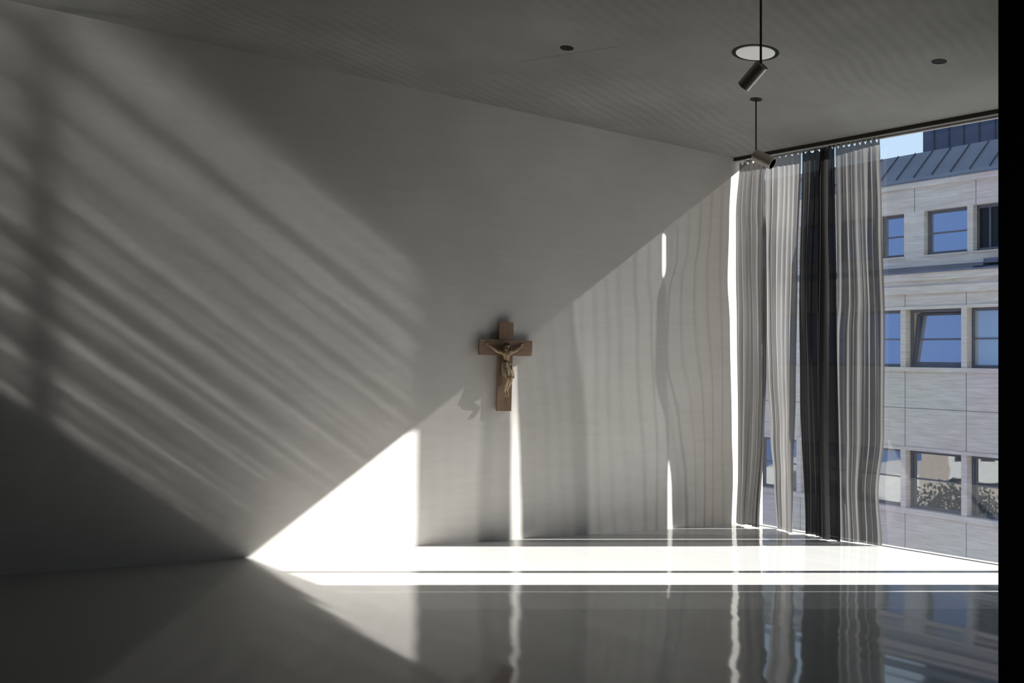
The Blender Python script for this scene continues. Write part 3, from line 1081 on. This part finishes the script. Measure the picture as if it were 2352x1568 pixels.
# attic storey: its own rhythm, standing back
wl, wr_ = fa(2122, ATT), fa(2221.4, ATT)
nl = fa(2234.7, ATT)
APIT = nl - wl
pw = APIT - (wr_ - wl)
for k in range(-4, 4):
    x0, x1 = wl + APIT * k, wr_ + APIT * k
    if k == -1:
        x1 = fa(2076.5, ATT)
    gap0 = x1
    gap1 = wl + APIT * (k + 1)
    b = bmesh.new()
    fbox(b, gap0, gap1, ATT, ATT + 0.6, 3.80, 4.86)
    mesh_obj('pillar', b, M_STONE, bld)
    facade_window(x0, x1, 3.82, 4.86, ATT + 0.15, 4.33 if k != 1 else None, M_PANE_DARK if k == 1 else M_PANE_BLUE,
                  mull=(x0 + 0.32) if k == 1 else None)
    b = bmesh.new()
    fbox(b, x0 - 0.02, x1 + 0.02, ATT - 0.03, ATT + 0.2, 3.785, 3.82)
    mesh_obj('sill', b, M_STONE, bld)
# zinc ledge over the lower cornice
b = bmesh.new()
prof = [(-0.11, 3.37), (-0.11, 3.41), (0.35, 3.56), (0.35, 3.37)]
lo = [b.verts.new((AE0, y, z)) for y, z in prof]
hi = [b.verts.new((AE1, y, z)) for y, z in prof]
b.faces.new(lo)
b.faces.new(hi[::-1])
for i in range(4):
    j = (i + 1) % 4
    b.faces.new((lo[i], hi[i], hi[j], lo[j]))
mesh_obj('zinc_ledge', b, M_ZINC, bld)
b = bmesh.new()
fbox(b, fa(2262), AE1, -0.05, 0.3, 3.50, 3.60)
fbox(b, fa(2238), fa(2264), -0.10, 0.1, 3.44, 3.51)
mesh_obj('zinc_upstand', b, M_ZINC_DARK, bld)
# sloping zinc roof with standing seams
ry0 = ATT - 0.10
b = bmesh.new()
prof = [(ry0, 5.56), (ry0, 5.60), (ry0 + 0.16, 5.70), (ry0 + 0.90, 6.42), (ry0 + 4.0, 6.6), (ry0 + 4.0, 5.56)]
lo = [b.verts.new((AE0, y, z)) for y, z in prof]
hi = [b.verts.new((AE1, y, z)) for y, z in prof]
b.faces.new(lo)
b.faces.new(hi[::-1])
for i in range(len(prof)):
    j = (i + 1) % len(prof)
    b.faces.new((lo[i], hi[i], hi[j], lo[j]))
mesh_obj('roof', b, M_ZINC, bld)
SP = (fa(2139.5, 0.4) - fa(2098, 0.4))
x = fa(2098, 0.4) - SP * 10
k = 0
while x < AE1:
    b = bmesh.new()
    vs = []
    for xx in (x - 0.007, x + 0.007):
        for (yy, zz) in ((ry0 + 0.16, 5.70), (ry0 + 0.90, 6.42)):
            vs.append(b.verts.new((xx, yy, zz - 0.005)))
            vs.append(b.verts.new((xx, yy - 0.018, zz + 0.018)))
    for f_ in ((0, 1, 3, 2), (4, 6, 7, 5), (0, 4, 5, 1), (2, 3, 7, 6), (1, 5, 7, 3), (0, 2, 6, 4)):
        b.faces.new([vs[i] for i in f_])
    mesh_obj('roof_seam', b, M_SEAM, bld)
    x += SP
# dark plant room standing behind the roof
x0 = fa(2120, 5.0)
b = bmesh.new()
fbox(b, x0, x0 + 14, 5.0, 9.0, 5.6, 9.4)
pr = mesh_obj('roof_house', b, M_ZINC_DARK, bld)
sp = fa(2212.5, 5.0) - fa(2178, 5.0)
for k in range(1, 14):
    xs = fa(2145.5, 5.0) + sp * (k - 1)
    b = bmesh.new()
    fbox(b, xs - 0.02, xs + 0.02, 4.97, 5.0, 5.6, 9.4)
    mesh_obj('panel_seam', b, M_SEAM, pr)

# street below
bm = bmesh.new()
add_box(bm, (-60, -40, GZ - 0.3), (60, 90, GZ))
M_STREET = principled('street_paving', (0.32, 0.31, 0.30), 0.9, col2=(0.26, 0.255, 0.25))
struct(mesh_obj('ground', bm, M_STREET))

# ------------------------------------------------------------------ what the office windows mirror: a white house and a tree
M_WHITE = principled('white_render', (0.34, 0.34, 0.33), 0.8, col2=(0.38, 0.38, 0.37))
M_BEIGE = principled('beige_render', (0.21, 0.18, 0.15), 0.8, col2=(0.25, 0.215, 0.18))
M_LEAF = principled('leaves', (0.05, 0.075, 0.02), 0.7, col2=(0.09, 0.12, 0.035), nscale=3)
M_BARK = principled('bark', (0.10, 0.075, 0.05), 0.9, col2=(0.14, 0.10, 0.07))
hs = empty('town_house', (-9.0, 23.5, GZ))
tag(hs, 'white and beige house mirrored in the lowest office windows', 'building')
b = bmesh.new()
add_box(b, (-6.0, -1.5, 0.0), (0.0, 3.4, -1.2 - GZ))
mesh_obj('wall', b, M_BEIGE, hs)
b = bmesh.new()
add_box(b, (-6.0, 3.4, 0.0), (-0.4, 9.5, -3.4 - GZ))
mesh_obj('low_wing', b, M_WHITE, hs)
for k in range(4):
    y0 = -1.3 + 0.95 * k
    b = bmesh.new()
    add_box(b, (0.0, y0, -3.45 - GZ), (0.28, y0 + 0.72, -1.35 - GZ), 0.01)
    by_ = mesh_obj('bay', b, M_WHITE, hs)
    b = bmesh.new()
    add_box(b, (0.275, y0 + 0.16, -2.75 - GZ), (0.30, y0 + 0.56, -1.75 - GZ))
    mesh_obj('pane', b, M_PANE_DARK, by_)
tr_ = empty('leafy_tree', (-2.5, 25.3, GZ))
tag(tr_, 'bushy green tree mirrored in the lowest office windows', 'tree')
b = bmesh.new()
add_lathe(b, [(0.14, 0.0), (0.10, 2.0), (0.05, 4.4)], 10)
mesh_obj('trunk', b, M_BARK, tr_)
b = bmesh.new()
tree_r = random.Random(4)
for k in range(2600):
    th, ph_ = tree_r.uniform(0, 6.283), math.acos(tree_r.uniform(-1, 1))
    rad = 1.05 * tree_r.uniform(0.3, 1.0) ** 0.4 * (1 + 0.25 * math.sin(3 * th + 2 * ph_))
    c = Vector((rad * 1.1 * math.sin(ph_) * math.cos(th), rad * 1.5 * math.sin(ph_) * math.sin(th), 4.9 + rad * 1.1 * math.cos(ph_)))
    d1 = Vector((tree_r.uniform(-1, 1), tree_r.uniform(-1, 1), tree_r.uniform(-1, 1))).normalized() * 0.09
    d2 = d1.cross(Vector((tree_r.uniform(-1, 1), tree_r.uniform(-1, 1), tree_r.uniform(-1, 1)))).normalized() * 0.05
    b.faces.new([b.verts.new(c + q) for q in (d1, d2, -d1, -d2)])
mesh_obj('crown', b, M_LEAF, tr_)

# ------------------------------------------------------------------ sun and sky
az = math.radians(0.1)
el = math.radians(31.4)
to_sun = Vector((math.cos(el) * math.cos(az), math.cos(el) * math.sin(az), math.sin(el)))
sd_ = bpy.data.lights.new('sun', 'SUN')
sd_.energy = SUN_STRENGTH
sd_.angle = math.radians(0.53)
sd_.color = (1.0, 0.982, 0.957)
so = bpy.data.objects.new('sun', sd_)
so.rotation_euler = (-to_sun).to_track_quat('-Z', 'Y').to_euler()
so.location = (12, 9, 12)
C.objects.link(so)

wd = bpy.data.worlds.new('sky')
SC.world = wd
wd.use_nodes = True
nt = wd.node_tree
for n in list(nt.nodes):
    nt.nodes.remove(n)
out = nt.nodes.new('ShaderNodeOutputWorld')
bg = N(nt, 'ShaderNodeBackground', i_Strength=SKY_STRENGTH)
tc = N(nt, 'ShaderNodeTexCoord')
dt = N(nt, 'ShaderNodeVectorMath', operation='DOT_PRODUCT')
nt.links.new(tc.outputs['Generated'], dt.inputs[0])
dt.inputs[1].default_value = to_sun
mr = N(nt, 'ShaderNodeMapRange')
mr.inputs['From Min'].default_value = -0.9
mr.inputs['From Max'].default_value = 0.6
nt.links.new(dt.outputs['Value'], mr.inputs['Value'])
mx = N(nt, 'ShaderNodeMix', data_type='RGBA')
mx.inputs[6].default_value = (0.22, 0.39, 0.86, 1)       # deep blue away from the sun
mx.inputs[7].default_value = (0.52, 0.67, 0.80, 1)       # pale towards it
nt.links.new(mr.outputs[0], mx.inputs[0])
nt.links.new(mx.outputs[2], bg.inputs['Color'])
nt.links.new(bg.outputs[0], out.inputs['Surface'])

# ------------------------------------------------------------------ view and sampling
SC.view_settings.view_transform = 'Standard'
SC.view_settings.look = 'None'
SC.view_settings.gamma = 1.0
SC.view_settings.use_curve_mapping = False
SC.view_settings.exposure = EXPOSURE
cy = SC.cycles
cy.max_bounces = 9
cy.diffuse_bounces = 4
cy.glossy_bounces = 5
cy.transmission_bounces = 6
cy.transparent_max_bounces = 24
cy.caustics_reflective = True
cy.blur_glossy = 0.0
cy.sample_clamp_indirect = 6.0
cy.use_adaptive_sampling = False
cy.use_guiding = True
cy.use_denoising = True
